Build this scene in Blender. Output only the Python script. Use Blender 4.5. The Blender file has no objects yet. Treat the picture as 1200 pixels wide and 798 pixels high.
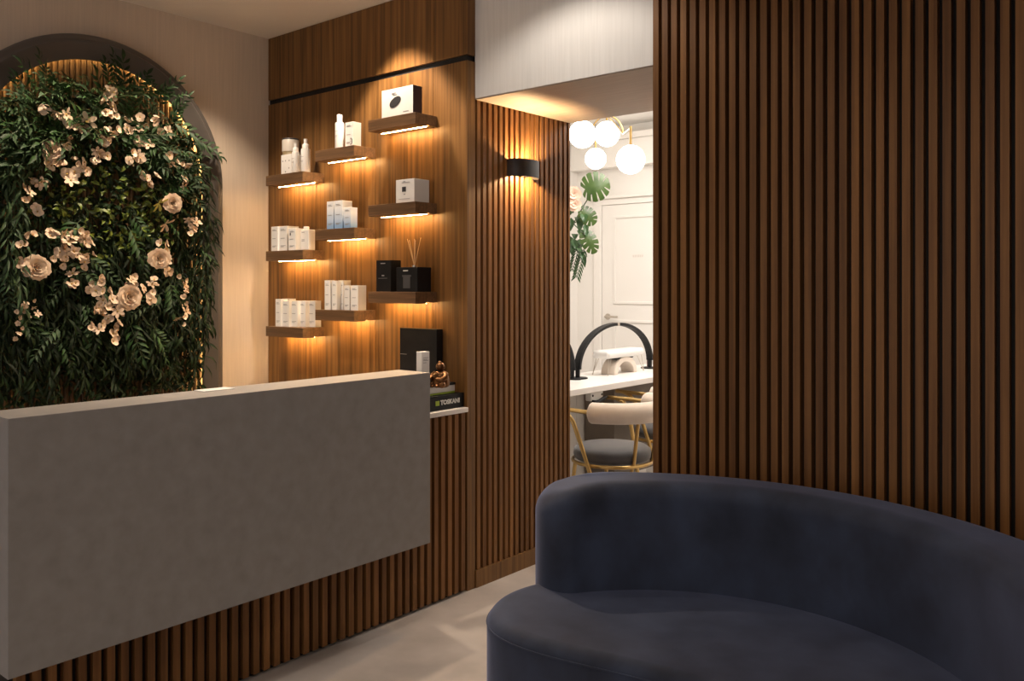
import bpy, math, random
from mathutils import Vector, Matrix
random.seed(11)
PI = math.pi
S = bpy.context.scene
COL = S.collection
# ---------------------------------------------------------------- survey helpers (plan: X along the shelf wall, Y along the desk)
F, HY, H = 1003.0, 335.0, 1.30
SA, CA = math.sin(math.radians(39.6)), math.cos(math.radians(39.6))
def on_x(px, py, X):
    u = (px-600)/F; d = X/(-SA+CA*u); return Vector((X, d*(CA+SA*u), H+(HY-py)/F*d))
def on_y(px, py, Y):
    u = (px-600)/F; d = Y/(CA+SA*u); return Vector((d*(-SA+CA*u), Y, H+(HY-py)/F*d))
def plan(r, d): return (CA*r-SA*d, SA*r+CA*d)

# ---------------------------------------------------------------- mesh builder
class MB:
    def __init__(s): s.v=[]; s.f=[]; s.m=[]; s.cur=0
    def add(s, vs, fs):
        b=len(s.v); s.v += [tuple(p) for p in vs]; s.f += [tuple(i+b for i in f) for f in fs]; s.m += [s.cur]*len(fs); return s
    def box(s,x0,x1,y0,y1,z0,z1):
        return s.add([(x0,y0,z0),(x1,y0,z0),(x1,y1,z0),(x0,y1,z0),(x0,y0,z1),(x1,y0,z1),(x1,y1,z1),(x0,y1,z1)],
              [(0,3,2,1),(4,5,6,7),(0,1,5,4),(1,2,6,5),(2,3,7,6),(3,0,4,7)])
    def tube(s, pts, r, n=10, caps=True):
        pts=[Vector(p) for p in pts]; N=len(pts); vs=[]; fs=[]
        rr = r if isinstance(r,(list,tuple)) else [r]*N
        t0=(pts[1]-pts[0]).normalized(); up=Vector((0,0,1)) if abs(t0.z)<.9 else Vector((1,0,0))
        a=t0.cross(up).normalized()
        for i,p in enumerate(pts):
            t=((pts[min(i+1,N-1)]-pts[max(i-1,0)])).normalized()
            a=(a-t*a.dot(t)).normalized(); b=t.cross(a)
            for k in range(n):
                q=2*PI*k/n; vs.append(p+(a*math.cos(q)+b*math.sin(q))*rr[i])
        for i in range(N-1):
            for k in range(n):
                fs.append((i*n+k,i*n+(k+1)%n,(i+1)*n+(k+1)%n,(i+1)*n+k))
        if caps: fs.append(tuple(range(n-1,-1,-1))); fs.append(tuple((N-1)*n+k for k in range(n)))
        return s.add(vs,fs)
    def lathe(s, prof, c, n=28, M=None):
        vs=[];fs=[];N=len(prof)
        for r,z in prof:
            for k in range(n):
                q=2*PI*k/n; p=Vector((r*math.cos(q),r*math.sin(q),z))
                if M: p=M@p
                vs.append(p+Vector(c))
        for i in range(N-1):
            for k in range(n): fs.append((i*n+k,i*n+(k+1)%n,(i+1)*n+(k+1)%n,(i+1)*n+k))
        fs.append(tuple(range(n-1,-1,-1))); fs.append(tuple((N-1)*n+k for k in range(n)))
        return s.add(vs,fs)
    def ball(s, c, r, sc=(1,1,1), n=24, m=14, R=None):
        prof=[(max(math.sin(PI*i/m),.002)*r, -math.cos(PI*i/m)*r) for i in range(m+1)]
        M=Matrix.Diagonal(Vector(sc))
        if R: M=R@M
        return s.lathe(prof,c,n,M)
    def prism(s, poly, z0, z1):
        n=len(poly); vs=[(x,y,z0) for x,y in poly]+[(x,y,z1) for x,y in poly]
        fs=[(i,(i+1)%n,n+(i+1)%n,n+i) for i in range(n)]; fs+= [tuple(range(n-1,-1,-1)),tuple(range(n,2*n))]
        return s.add(vs,fs)
    def leaf(s, p, d, nrm, L, W, droop=.15, fold=.25, wide=.42):
        p=Vector(p); d=Vector(d).normalized(); nrm=Vector(nrm); sd=d.cross(nrm)
        if sd.length<1e-4: sd=d.orthogonal()
        sd.normalize(); nn=sd.cross(d).normalized()
        m=p+d*L*wide+nn*L*droop*.4; t=p+d*L-nn*L*droop; q=p+d*L*.75+nn*L*droop*.1
        a=m+sd*W/2-nn*W*fold*-1; b=m-sd*W/2+nn*W*fold
        a2=q+sd*W*.32+nn*W*fold*.7; b2=q-sd*W*.32+nn*W*fold*.7
        return s.add([p,m,q,t,a,b,a2,b2],[(0,1,4),(1,2,6,4),(2,3,6),(0,5,1),(1,5,7,2),(2,7,3)])
    def build(s, name, mat, parent=None, loc=None, smooth=False, bevel=0, seg=2, angle=40, subsurf=0):
        if parent is not None: o0=Vector(parent['_o'])
        else: o0=Vector(loc) if loc is not None else Vector((0,0,0))
        me=bpy.data.meshes.new(name); me.from_pydata([tuple(Vector(p)-o0) for p in s.v],[],s.f)
        for mm in (mat if isinstance(mat,(list,tuple)) else [mat]): me.materials.append(mm)
        if any(s.m): me.polygons.foreach_set('material_index', s.m)
        me.validate(); me.update()
        if smooth:
            for p in me.polygons: p.use_smooth=True
            try: me.set_sharp_from_angle(angle=math.radians(50))
            except Exception: pass
        o=bpy.data.objects.new(name,me); COL.objects.link(o)
        if parent is not None: o.parent=parent
        else: o.location=o0
        o['_o']=tuple(o0)
        if bevel:
            b=o.modifiers.new('bevel','BEVEL'); b.width=bevel; b.segments=seg; b.limit_method='ANGLE'; b.angle_limit=math.radians(angle)
            if smooth is False and seg>2:
                for p in me.polygons: p.use_smooth=True
                w=o.modifiers.new('wn','WEIGHTED_NORMAL'); w.keep_sharp=False
        if subsurf:
            u=o.modifiers.new('ss','SUBSURF'); u.levels=subsurf; u.render_levels=subsurf
        return o

def marks(boxes,name,m,parent):
    for b in boxes: MB().box(*b).build(name,m,parent)
def tag(o,label,cat,group=None,kind=None):
    o['label']=label; o['category']=cat
    if group: o['group']=group
    if kind: o['kind']=kind
    return o
def thing(name,label,cat,loc,group=None):
    o=bpy.data.objects.new(name,None); COL.objects.link(o); o.location=loc; o.empty_display_size=.05
    o['_o']=tuple(loc); return tag(o,label,cat,group)
def struct(mb,name,mat,**k):
    o=mb.build(name,mat,**k); o['kind']='structure'; return o
def copy_tree(src, loc, label, scale=None, rotz=None, group=None):
    r=src.copy(); COL.objects.link(r); r.location=loc; r['label']=label
    if group: r['group']=group
    if scale: r.scale=scale
    if rotz is not None: r.rotation_euler=(0,0,rotz)
    for ch in list(src.children):
        c=ch.copy(); COL.objects.link(c); c.parent=r
        for g in list(ch.children):
            d=g.copy(); COL.objects.link(d); d.parent=c
    return r
def text_mb(txt,size,depth,M,spread=1.0,bold=0):
    cu=bpy.data.curves.new('lettering','FONT'); cu.body=txt; cu.size=size; cu.extrude=depth; cu.space_character=spread; cu.offset=bold
    cu.align_x='CENTER'; cu.align_y='CENTER'; cu.resolution_u=3
    o=bpy.data.objects.new('lettering',cu); COL.objects.link(o)
    dg=bpy.context.evaluated_depsgraph_get(); me=bpy.data.meshes.new_from_object(o.evaluated_get(dg))
    mb=MB(); mb.add([M@v.co for v in me.vertices],[tuple(p.vertices) for p in me.polygons])
    bpy.data.objects.remove(o); bpy.data.curves.remove(cu); bpy.data.meshes.remove(me)
    return mb
RX90=Matrix.Rotation(PI/2,4,'X')
def face_front(x,y,z): return Matrix.Translation((x,y,z))@RX90                       # faces -Y
def face_right(x,y,z): return Matrix.Translation((x,y,z))@Matrix.Rotation(PI/2,4,'Z')@RX90   # faces +X

# ---------------------------------------------------------------- materials
def mat(name,col=(.8,.8,.8),rough=.5,metal=0,**k):
    m=bpy.data.materials.new(name); m.use_nodes=True; b=m.node_tree.nodes['Principled BSDF']
    b.inputs['Base Color'].default_value=(*col,1); b.inputs['Roughness'].default_value=rough; b.inputs['Metallic'].default_value=metal
    for kk,vv in k.items(): b.inputs[kk.replace('_',' ')].default_value=vv
    return m
def noise_mat(name,c1,c2,scale=(1,1,1),nscale=6,rough=.5,detail=6,bump=0,lo=.3,hi=.7,island=0,metal=0,rough_var=0,**k):
    m=mat(name,c1,rough,metal,**k); nt=m.node_tree; N=nt.nodes; L=nt.links; b=N['Principled BSDF']
    tc=N.new('ShaderNodeTexCoord'); mp=N.new('ShaderNodeMapping'); mp.inputs['Scale'].default_value=scale
    nz=N.new('ShaderNodeTexNoise'); nz.inputs['Scale'].default_value=nscale; nz.inputs['Detail'].default_value=detail
    cr=N.new('ShaderNodeValToRGB'); cr.color_ramp.elements[0].position=lo; cr.color_ramp.elements[1].position=hi
    cr.color_ramp.elements[0].color=(*c1,1); cr.color_ramp.elements[1].color=(*c2,1)
    L.new(tc.outputs['Object'],mp.inputs['Vector'])
    vec=mp.outputs['Vector']; col=cr.outputs['Color']
    if island:
        g=N.new('ShaderNodeNewGeometry'); 
        ad=N.new('ShaderNodeVectorMath'); ad.operation='ADD'; sc=N.new('ShaderNodeVectorMath'); sc.operation='SCALE'
        sc.inputs[0].default_value=(17,31,9); L.new(g.outputs['Random Per Island'],sc.inputs['Scale']); L.new(vec,ad.inputs[0]); L.new(sc.outputs[0],ad.inputs[1]); vec=ad.outputs[0]
        hs=N.new('ShaderNodeHueSaturation'); mr=N.new('ShaderNodeMapRange'); mr.inputs['To Min'].default_value=1-island; mr.inputs['To Max'].default_value=1+island
        L.new(g.outputs['Random Per Island'],mr.inputs['Value']); L.new(mr.outputs[0],hs.inputs['Value']); L.new(col,hs.inputs['Color']); col=hs.outputs['Color']
    L.new(vec,nz.inputs['Vector']); L.new(nz.outputs['Fac'],cr.inputs['Fac']); L.new(col,b.inputs['Base Color'])
    if bump:
        bp=N.new('ShaderNodeBump'); bp.inputs['Strength'].default_value=bump; bp.inputs['Distance'].default_value=.002; L.new(nz.outputs['Fac'],bp.inputs['Height']); L.new(bp.outputs[0],b.inputs['Normal'])
    if rough_var:
        r2=N.new('ShaderNodeMapRange'); r2.inputs['To Min'].default_value=rough-rough_var; r2.inputs['To Max'].default_value=rough+rough_var
        L.new(nz.outputs['Fac'],r2.inputs['Value']); L.new(r2.outputs[0],b.inputs['Roughness'])
    return m
def emit(name,col,st):
    m=mat(name,col,.5); b=m.node_tree.nodes['Principled BSDF']; b.inputs['Emission Color'].default_value=(*col,1); b.inputs['Emission Strength'].default_value=st; return m
WARM=(1,.60,.23)
M={}
M['panel']=noise_mat('oak_panel',(.080,.036,.010),(.250,.122,.037),(32,32,.8),1.8,.45,9,.12,.28,.74,.09,Specular_IOR_Level=.3)
M['shelf']=noise_mat('walnut_shelf',(.085,.044,.02),(.19,.10,.046),(2,40,40),1.6,.45,6,.10,.3,.7)
M['slat']=noise_mat('walnut_slat',(.120,.050,.0145),(.245,.111,.034),(40,40,1.0),1.5,.5,6,.12,.28,.72,.2,Specular_IOR_Level=.25)
M['groove']=mat('groove_backing',(.012,.007,.004),.8)
M['black_gap']=mat('black_gap',(.006,.005,.005),.7)
M['wall']=noise_mat('beige_wallpaper',(.56,.47,.38),(.62,.52,.42),(60,60,2),2,.75,4,.06)
M['white_wall']=noise_mat('white_wallpaper',(.72,.70,.66),(.78,.76,.72),(50,50,2),2,.7,3,.05)
M['ceiling']=noise_mat('ceiling_paint',(.74,.66,.57),(.77,.69,.60),(1,1,1),3,.8,2)
M['floor']=noise_mat('greige_floor',(.36,.315,.28),(.50,.44,.395),(1,1,1),5.0,.38,8,.04,.3,.7,0,0,.08)
M['room_white']=noise_mat('studio_paint',(.84,.81,.77),(.87,.84,.80),(1,1,1),3,.6,2)
M['room_trim']=mat('studio_trim',(.86,.83,.79),.5)
M['concrete']=noise_mat('concrete_board',(.222,.205,.192),(.278,.259,.243),(1,1,1),22,.6,15,.05,.25,.75,0,0,.1)
M['velvet']=noise_mat('navy_velvet',(.0105,.0142,.0275),(.033,.044,.079),(1,1,.8),7.5,.85,12,.06,.30,.70,Sheen_Weight=.55,Sheen_Roughness=.4,Sheen_Tint=(.38,.43,.70,1))
M['seam']=mat('navy_piping',(.014,.016,.025),.7)
M['white_top']=noise_mat('white_laminate',(.74,.70,.66),(.80,.76,.72),(1,1,1),8,.35,3)
M['bronze_frame']=noise_mat('dark_bronze_paint',(.088,.077,.070),(.102,.090,.082),(1,1,1),9,.36,3)
M['black']=noise_mat('matt_black',(.006,.006,.007),(.011,.011,.012),(1,1,1),20,.5,2,Specular_IOR_Level=.25)
M['sconce']=noise_mat('sconce_black',(.018,.014,.012),(.024,.019,.016),(1,1,1),20,.5,2)
M['dark_label']=noise_mat('charcoal_card',(.006,.006,.007),(.011,.011,.012),(1,1,1),20,.45,2,Specular_IOR_Level=.25)
M['card']=noise_mat('white_card',(.73,.72,.70),(.77,.76,.74),(1,1,1),20,.5,2)
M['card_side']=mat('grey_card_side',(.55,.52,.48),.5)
M['plum']=mat('plum_card',(.022,.010,.016),.5)
M['plastic']=mat('white_plastic',(.72,.71,.69),.3)
M['ink']=mat('grey_ink',(.28,.28,.29),.6)
M['dark_ink']=mat('dark_ink',(.03,.03,.035),.5)
M['amber']=mat('gold_band',(.45,.36,.22),.3,.4)
M['brass']=noise_mat('brushed_brass',(.44,.29,.11),(.54,.36,.14),(1,1,1),12,.28,2,0,.3,.7,0,1.0)
M['steel']=mat('steel',(.55,.50,.44),.3,1)
M['bronze']=noise_mat('polished_bronze',(.12,.058,.026),(.26,.13,.06),(1,1,1),18,.30,3,0,.3,.7,0,1.0)
M['cream_velvet']=noise_mat('cream_velvet',(.56,.47,.39),(.68,.59,.50),(1,1,1),9,.85,5,.05,.3,.7,Sheen_Weight=.4)
M['grey_velvet']=noise_mat('charcoal_velvet',(.034,.031,.032),(.066,.060,.061),(1,1,1),8,.85,5,.05,.3,.7,Sheen_Weight=.4)
M['globe']=emit('opal_globe',(1,.93,.84),10.0)
M['led']=emit('warm_led',WARM,145)
M['niche_led']=emit('niche_led',(1,.62,.22),15)
M['bulb']=emit('sconce_bulb',(1,.68,.36),2900)
M['reed']=mat('reed_stick',(.62,.40,.20),.6)
M['leaf']=noise_mat('dark_leaf',(.008,.026,.006),(.026,.066,.014),(1,1,1),30,.6,2,0,.3,.7,.4,Specular_IOR_Level=.3)
M['leaf_grey']=noise_mat('sage_leaf',(.016,.042,.016),(.05,.095,.036),(1,1,1),30,.6,2,0,.3,.7,.35,Specular_IOR_Level=.35)
M['leaf_backlit']=noise_mat('backlit_leaf',(.045,.075,.010),(.13,.17,.018),(1,1,1),30,.42,2,0,.3,.7,.4)
M['vine']=noise_mat('willow_leaf',(.0022,.0075,.0015),(.009,.023,.004),(1,1,1),30,.65,2,0,.3,.7,.45,Specular_IOR_Level=.22)
M['mat_leaf']=noise_mat('deep_leaf_mat',(.004,.013,.003),(.014,.036,.007),(1,1,1),30,.6,2,0,.3,.7,.5,Specular_IOR_Level=.3)
M['stem']=mat('green_stem',(.05,.075,.025),.6)
M['petal']=noise_mat('cream_petal',(.56,.41,.28),(.70,.55,.41),(1,1,1),40,.6,3,0,.3,.7,.12,Subsurface_Weight=.1,Subsurface_Radius=(.01,.006,.004))
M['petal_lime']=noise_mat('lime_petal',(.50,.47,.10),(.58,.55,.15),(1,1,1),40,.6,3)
M['pistil']=mat('flower_centre',(.45,.30,.08),.6)
M['pink']=noise_mat('blush_petal',(.72,.48,.36),(.82,.60,.48),(1,1,1),40,.6,3)
M['monstera']=noise_mat('monstera_leaf',(.022,.055,.006),(.050,.095,.013),(1,1,1),20,.35,3)
M['monstera_dark']=noise_mat('deep_leaf',(.018,.055,.016),(.04,.10,.03),(1,1,1),20,.35,3)
M['green_card']=mat('lime_card',(.30,.42,.03),.5)
M['wine']=mat('wine_glass',(.10,.02,.025),.15)
def blue_mat():
    m=mat('blue_fade_card',(.8,.8,.8),.45); nt=m.node_tree; b=nt.nodes['Principled BSDF']
    tc=nt.nodes.new('ShaderNodeTexCoord'); sp=nt.nodes.new('ShaderNodeSeparateXYZ'); cr=nt.nodes.new('ShaderNodeValToRGB')
    cr.color_ramp.elements[0].color=(.20,.36,.60,1); cr.color_ramp.elements[1].color=(.80,.82,.84,1); cr.color_ramp.elements[1].position=.75; cr.color_ramp.elements[0].position=.05
    nt.links.new(tc.outputs['Generated'],sp.inputs[0]); nt.links.new(sp.outputs['Z'],cr.inputs[0]); nt.links.new(cr.outputs[0],b.inputs['Base Color']); return m
M['blue']=blue_mat()

# ---------------------------------------------------------------- the room
XL=-3.911; YW=2.687; YH=2.737; XJ=-2.47; XR=-1.567; YB=3.435; ZC=2.617; ZH=2.106
RXMAX=2.6; RYMIN=-2.8
struct(MB().box(XL-.1,RXMAX+.1,RYMIN-.1,YB,-.1,0),'floor',M['floor'])
struct(MB().box(XL-.1,RXMAX+.1,RYMIN-.1,YB,ZC,ZC+.1),'ceiling',M['ceiling'])
struct(MB().box(XL-.1,XL,RYMIN-.1,YW+.05,0,ZC),'wall_left',M['wall'])
struct(MB().box(RXMAX,RXMAX+.1,RYMIN-.1,YW,0,ZC),'wall_right',M['wall'])
# unseen wall behind the camera; wide opening invented to let frontal fill light in
mb=MB(); mb.box(XL,RXMAX,RYMIN-.1,RYMIN,0,.3); mb.box(XL,RXMAX,RYMIN-.1,RYMIN,2.35,ZC)
mb.box(XL,XL+.4,RYMIN-.1,RYMIN,.3,2.35); mb.box(RXMAX-.4,RXMAX,RYMIN-.1,RYMIN,.3,2.35)
struct(mb,'wall_back',M['wall'])
mb=MB()
for x in (XL+.4,-1.55,.45,RXMAX-.45): mb.box(x,x+.05,RYMIN-.08,RYMIN-.02,.3,2.35)
mb.box(XL+.45,RXMAX-.45,RYMIN-.08,RYMIN-.02,.3,.35); mb.box(XL+.45,RXMAX-.45,RYMIN-.08,RYMIN-.02,2.3,2.35)
struct(mb,'fill_opening_1',M['black'])  # frame bars of the invented opening
# oak panelled wall behind the shelves: boards with fine joints, black shadow gap near the top
mb=MB(); g=.0015
xs=[XL+.002,-3.497,-3.054,-2.672,XJ]
zg0,zg1=2.262,2.288
for a,b in zip(xs[:-1],xs[1:]):
    mb.box(a+g,b-(g if b!=XJ else 0),YW,YW+.05,.0,zg0); mb.box(a+g,b-(g if b!=XJ else 0),YW,YW+.05,zg1,ZC-.002)
wp=struct(mb,'wall_shelves',M['panel'])
mb=MB(); mb.box(XL,XJ-.012,YW+.012,YW+.052,0,ZC); struct(mb,'trim_1',M['black_gap'])
# core behind the panelling, carrying the slatted return of the passage
struct(MB().box(XL,XJ-.03,YW+.053,YB,0,ZC),'wall_passage',M['groove'])
def slats_y(mb,X,y0,y1,z0,z1,pitch,w,dep):
    y=y0
    while y+w<=y1+1e-4: mb.box(X-dep,X,y,y+w,z0,z1); y+=pitch
mb=MB(); slats_y(mb,XJ,YH+.014,YB-.012,.075,ZH,.0373,.0205,.026)
mb.box(XJ-.022,XJ,YB-.012,YB,.075,ZH)
struct(mb,'wall_passage_slats',M['slat'])
struct(MB().box(XJ-.0265,XJ+.006,YH+.002,YB,0,.0745),'baseboard_passage',M['panel'])
# white header over the passage and its soffit
struct(MB().box(XJ-.001,RXMAX,YH,YB,ZH+.001,ZC),'wall_header',M['white_wall'])
struct(MB().box(XJ+.0,XR+.3,YH+.004,YB-.001,ZH-.004,ZH+.0005),'trim_soffit_shade',noise_mat('shade_tan_soffit',(.40,.31,.235),(.46,.36,.275),(3,40,3),2,.6,4))  # added board; warm shade on the white soffit is in its tan colour
# slatted wall on the right
mb=MB(); x=XR; 
while x<RXMAX-.04: mb.box(x,x+.0225,YW,YW+.030,0,ZC-.001); x+=.0366
struct(mb,'wall_slats',M['slat'])
struct(MB().box(XR,RXMAX,YW+.030,YH-.001,0,ZC-.001),'trim_2',M['groove'])
struct(MB().box(XR,RXMAX,YH,YB,0,ZH),'wall_partition',M['panel'])

# studio beyond the passage
YF=6.02; XS=-4.25; XE=-.4; ZS=2.62
struct(MB().box(XS-.1,XE+.1,YB,YF+.1,-.1,0),'floor_studio',M['floor'])
struct(MB().box(XS-.1,XE+.1,YB,YF+.1,ZS,ZS+.1),'ceiling_studio',M['room_white'])
struct(MB().box(XS-.1,XS,YB,YF+.1,0,ZS),'wall_studio_left',M['room_white'])
struct(MB().box(XE,XE+.1,YB,YF+.1,0,ZS),'wall_studio_right',M['room_white'])
struct(MB().box(XS,XL,YB-.1,YB,0,ZS),'wall_studio_front',M['room_white'])
struct(MB().box(XL,XJ-.03,YB,YB+.012,0,ZS),'wall_studio_near',M['room_white'])
struct(MB().box(XR+.02,XE,YB,YB+.012,0,ZS).box(XJ-.03,XR+.02,YB,YB+.012,ZH,ZS),'wall_studio_near_right',M['room_white'])
struct(MB().box(XS,XE,YF,YF+.1,0,ZS),'wall_studio_far',M['room_white'])
# deep cornice band on the far wall
za=on_y(745,193,YF-.10).z; zb=on_y(745,157,YF-.10).z
mb=MB(); mb.box(XS,XE,YF-.10,YF,za,zb-.03); mb.box(XS,XE,YF-.13,YF,zb-.03,zb+.02); mb.box(XS,XE,YF-.012,YF,zb+.02,ZS)
struct(mb,'trim_3',M['room_trim'],bevel=.004)
# door of the studio
dl=on_y(706,300,YF).x; dtop=on_y(720,240,YF).z
mb=MB(); y0=YF-.022; fw=.075
mb.box(dl-fw,dl,y0,YF,0,dtop); mb.box(dl+.82,dl+.82+fw,y0,YF,0,dtop); mb.box(dl-fw,dl+.82+fw,y0,YF,dtop,dtop+.05); mb.box(dl-fw-.02,dl+.84+fw,y0-.025,YF,dtop+.05,dtop+.075)
struct(mb,'trim_4',M['room_trim'],bevel=.003)
door=struct(MB().box(dl+.004,dl+.816,YF-.010,YF-.001,.005,dtop-.004),'door_1',M['room_trim'],loc=(dl,YF-.01,0))
mb=MB()
pz0=on_y(740,252,YF).z
for (a,b,c,d) in ((dl+.12,dl+.70,1.15,pz0),(dl+.12,dl+.70,.15,1.02)):
    t=.022; mb.box(a,b,YF-.02,YF-.010,d-t,d); mb.box(a,b,YF-.02,YF-.010,c,c+t); mb.box(a,a+t,YF-.02,YF-.010,c+t,d-t); mb.box(b-t,b,YF-.02,YF-.010,c+t,d-t)
mb.build('panel_moulding',M['room_trim'],door,bevel=.003)
hp=on_y(711,371,YF-.03)
mb=MB(); Ry=Matrix.Rotation(PI/2,3,'X')
mb.lathe([(.026,0),(.026,.008),(.02,.010)],(hp.x,YF-.010,hp.z),20,Ry); mb.tube([(hp.x,YF-.018,hp.z),(hp.x,YF-.055,hp.z)],.009); mb.tube([(hp.x-.004,YF-.055,hp.z),(hp.x+.05,YF-.058,hp.z),(hp.x+.12,YF-.055,hp.z)],.0085)
mb.build('door_handle',M['steel'],door,smooth=True)
# faint raised word on the door, too blurred to read: a row of small plain strokes
sp=on_y(748,300,YF)
pl=mat('pale_lettering',(.74,.69,.64),.5)
marks([(sp.x-.045+k*.017,sp.x-.034+k*.017,YF-.0115,YF-.0098,sp.z-.010,sp.z+.010) for k in range(6)],'door_letter',pl,door)

# ---------------------------------------------------------------- reception desk
DX=-2.465
desk=thing('reception_desk','reception desk with slatted walnut base, white worktop and grey concrete-look front panel','desk',(DX-.2,1.8,0))
mb=MB(); slats_y(mb,DX,.913,YW-.001,.012,.762,.0403,.0222,.024); mb.build('slat_front',M['slat'],desk)
mb=MB(); mb.box(DX-.045,DX-.024,.9,YW-.002,0,.762); mb.box(DX-.5,DX-.045,.90,.92,0,.762); mb.build('base_board',M['groove'],desk)
mb=MB(); mb.box(DX-.62,DX+.004,.9,YW-.002,.764,.784); mb.build('worktop',M['white_top'],desk,bevel=.002)
mb=MB(); y0,y1=.847,2.335
mb.add([(-2.34,y0,.312),(-2.34,y1,.312),(-2.34,y1,.967),(-2.34,y0,.967),(-2.46,y0,.312),(-2.46,y1,.312),(-2.46,y1,.90),(-2.46,y0,.90),(-2.515,y0,.90),(-2.515,y1,.90),(-2.515,y1,.967),(-2.515,y0,.967)],
   [(0,1,2,3),(1,0,4,5),(5,4,7,6),(6,7,8,9),(9,8,11,10),(3,2,10,11),(0,3,11,8,7,4),(2,1,5,6,9,10)])
mb.build('front_panel',M['concrete'],desk,bevel=.0015)
# white card at the back edge of the desk top
c0=on_x(240,460,-2.50); c1=on_x(266,456,-2.50)
a=c0.y-.03; b=c1.y
tag(MB().box(-2.512,-2.455,a,b,.9672,.9690).build('paper_card',M['card'],loc=(-2.48,(a+b)/2,.967)),'blank white card lying on the concrete desk top below the arch','card')

# ---------------------------------------------------------------- shelves
def shelf(right_x,w,zb,label):
    x1=right_x; x0=x1-w; y0=YW-.13; t=.05
    th=thing('wall_shelf',label,'shelf',((x0+x1)/2,YW,zb),'lit wall shelves')
    mb=MB(); mb.box(x0,x1,y0,YW-.0005,zb+.006,zb+t); mb.box(x0,x1,y0,YW-.059,zb,zb+.006); mb.box(x0,x1,YW-.048,YW-.0005,zb+.003,zb+.006)
    mb.build('board',M['shelf'],th,bevel=.0012)
    MB().box(x0+.004,x1-.012,YW-.057,YW-.050,zb-.0005,zb+.0045).build('light_strip',M['led'],th)
    return (x0,x1,y0,zb+t)
SH={}
cl=[('right',-2.651,.305,(1.994,1.612,1.2235)),('mid',-3.054,.285,(1.895,1.518,1.136)),('left',-3.436,.305,(1.808,1.426,1.045))]
desc={('right',0):'walnut shelf nearest the ceiling, under the white box with a dark oval',('right',1):'walnut shelf carrying the squarish white box with a black picture',
('right',2):'walnut shelf carrying the black box and the black reed diffuser',('mid',0):'walnut shelf carrying one tall white bottle and a white carton',
('mid',1):'walnut shelf carrying the blue faded cartons',('mid',2):'walnut shelf carrying five white cartons, three tall and two short',
('left',0):'walnut shelf carrying the lidded jar and two pump bottles',('left',1):'walnut shelf carrying white cartons and one capped square bottle',
('left',2):'lowest walnut shelf beside the arch, under a row of equal white cartons'}
for n,rx,w,zs in cl:
    for i,z in enumerate(zs): SH[n,i]=shelf(rx,w,z,desc[n,i])

def carton(name,label,px0,px1,pytop,Yf,zb,dep,m=None,side=None,group=None,cat='box',text=True,ztop=None,zoff=0):
    p0=on_y(px0,pytop,Yf); p1=on_y(px1,pytop,Yf); x0,x1=p0.x,p1.x; zt=ztop if ztop else (on_y((px0+px1)/2,pytop,Yf).z)
    th=thing(name,label,cat,((x0+x1)/2,Yf+dep/2,zb),group)
    mb=MB(); mb.box(x0,x1,Yf,Yf+dep,zb+.0006,zt)
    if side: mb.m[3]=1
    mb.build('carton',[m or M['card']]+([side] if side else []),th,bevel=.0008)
    w=x1-x0; h=zt-zb; y=Yf
    if text:
        marks([(x0+w*.2,x0+w*(.2+ww),y-.0006,y+.0002,zb+h*fr,zb+h*fr+.0025) for fr,ww in ((.86,.45),(.82,.6),(.5,.5),(.2,.62),(.16,.4))],'text_line',M['ink'],th)
    return th,(x0,x1,zb,zt,Yf)
wide=SH['right',0]; z=wide[3]
# right column
th,(x0,x1,zb,zt,Yf)=carton('product_box','large flat white box with dark oval picture and dark side on the top shelf',447.3,484,110,2.562,z,.055,side=M['plum'],text=False,ztop=2.165)
cx=(x0+x1)/2-.012; mb=MB(); Ry=Matrix.Rotation(PI/2,3,'X')
mb.lathe([(.030,0),(.030,.0012),(.027,.0016)],(0,0,0),28,Ry); T=Matrix.Translation((cx,Yf,zb+.062))@Matrix.Rotation(.0,4,'Y')@Matrix.Rotation(-.38,4,'Y')@Matrix.Diagonal((1.25,1,.66,1)); mb.v=[tuple(T@Vector(p)) for p in mb.v]
mb.build('oval_picture',M['dark_ink'],th)
marks([(cx-.022,cx+.004,Yf-.0006,Yf,zb+.098,zb+.103),(cx-.02,cx+.012,Yf-.0006,Yf,zb+.092,zb+.0945),(cx+.05,cx+.085,Yf-.0006,Yf,zb+.012,zb+.0145)],'text_line',M['ink'],th)
z=SH['right',1][3]
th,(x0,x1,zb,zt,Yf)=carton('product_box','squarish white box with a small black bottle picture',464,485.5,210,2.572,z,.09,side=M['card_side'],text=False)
cx=(x0+x1)/2; h=zt-zb; mb=MB(); mb.box(cx-.018,cx+.006,Yf-.0008,Yf,zb+h*.47,zb+h*.68); mb.build('bottle_picture',M['dark_ink'],th)
marks([(cx-.02,cx+.03,Yf-.0006,Yf,zb+h*.85,zb+h*.875),(cx-.012,cx+.002,Yf-.0006,Yf,zb+h*.89,zb+h*.92),(cx-.008,cx+.002,Yf-.0006,Yf,zb+h*.34,zb+h*.38),(cx-.04,cx+.03,Yf-.0006,Yf,zb+h*.16,zb+h*.175)],'text_line',M['ink'],th)
z=SH['right',2][3]
th,(x0,x1,zb,zt,Yf)=carton('fragrance_box','upright black box left of the reed diffuser',441,458,305,2.585,z,.06,m=M['dark_label'],text=False)
w=x1-x0; marks([(x0+w*.3,x0+w*.62,Yf-.0006,Yf,zt-.016,zt-.012),(x0+w*.38,x0+w*.55,Yf-.0006,Yf,zb+.07,zb+.075),(x0+w*.15,x0+w*.75,Yf-.0006,Yf,zb+.06,zb+.0612)],'text_line',M['ink'],th)
p0=on_y(464.5,314,2.575); p1=on_y(489,314,2.575); x0,x1=p0.x,p1.x; zt=on_y(477,313,2.575).z
th=thing('reed_diffuser','black cube diffuser with pale reeds on the shelf right of the upright black box','diffuser',((x0+x1)/2,2.62,z))
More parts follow.
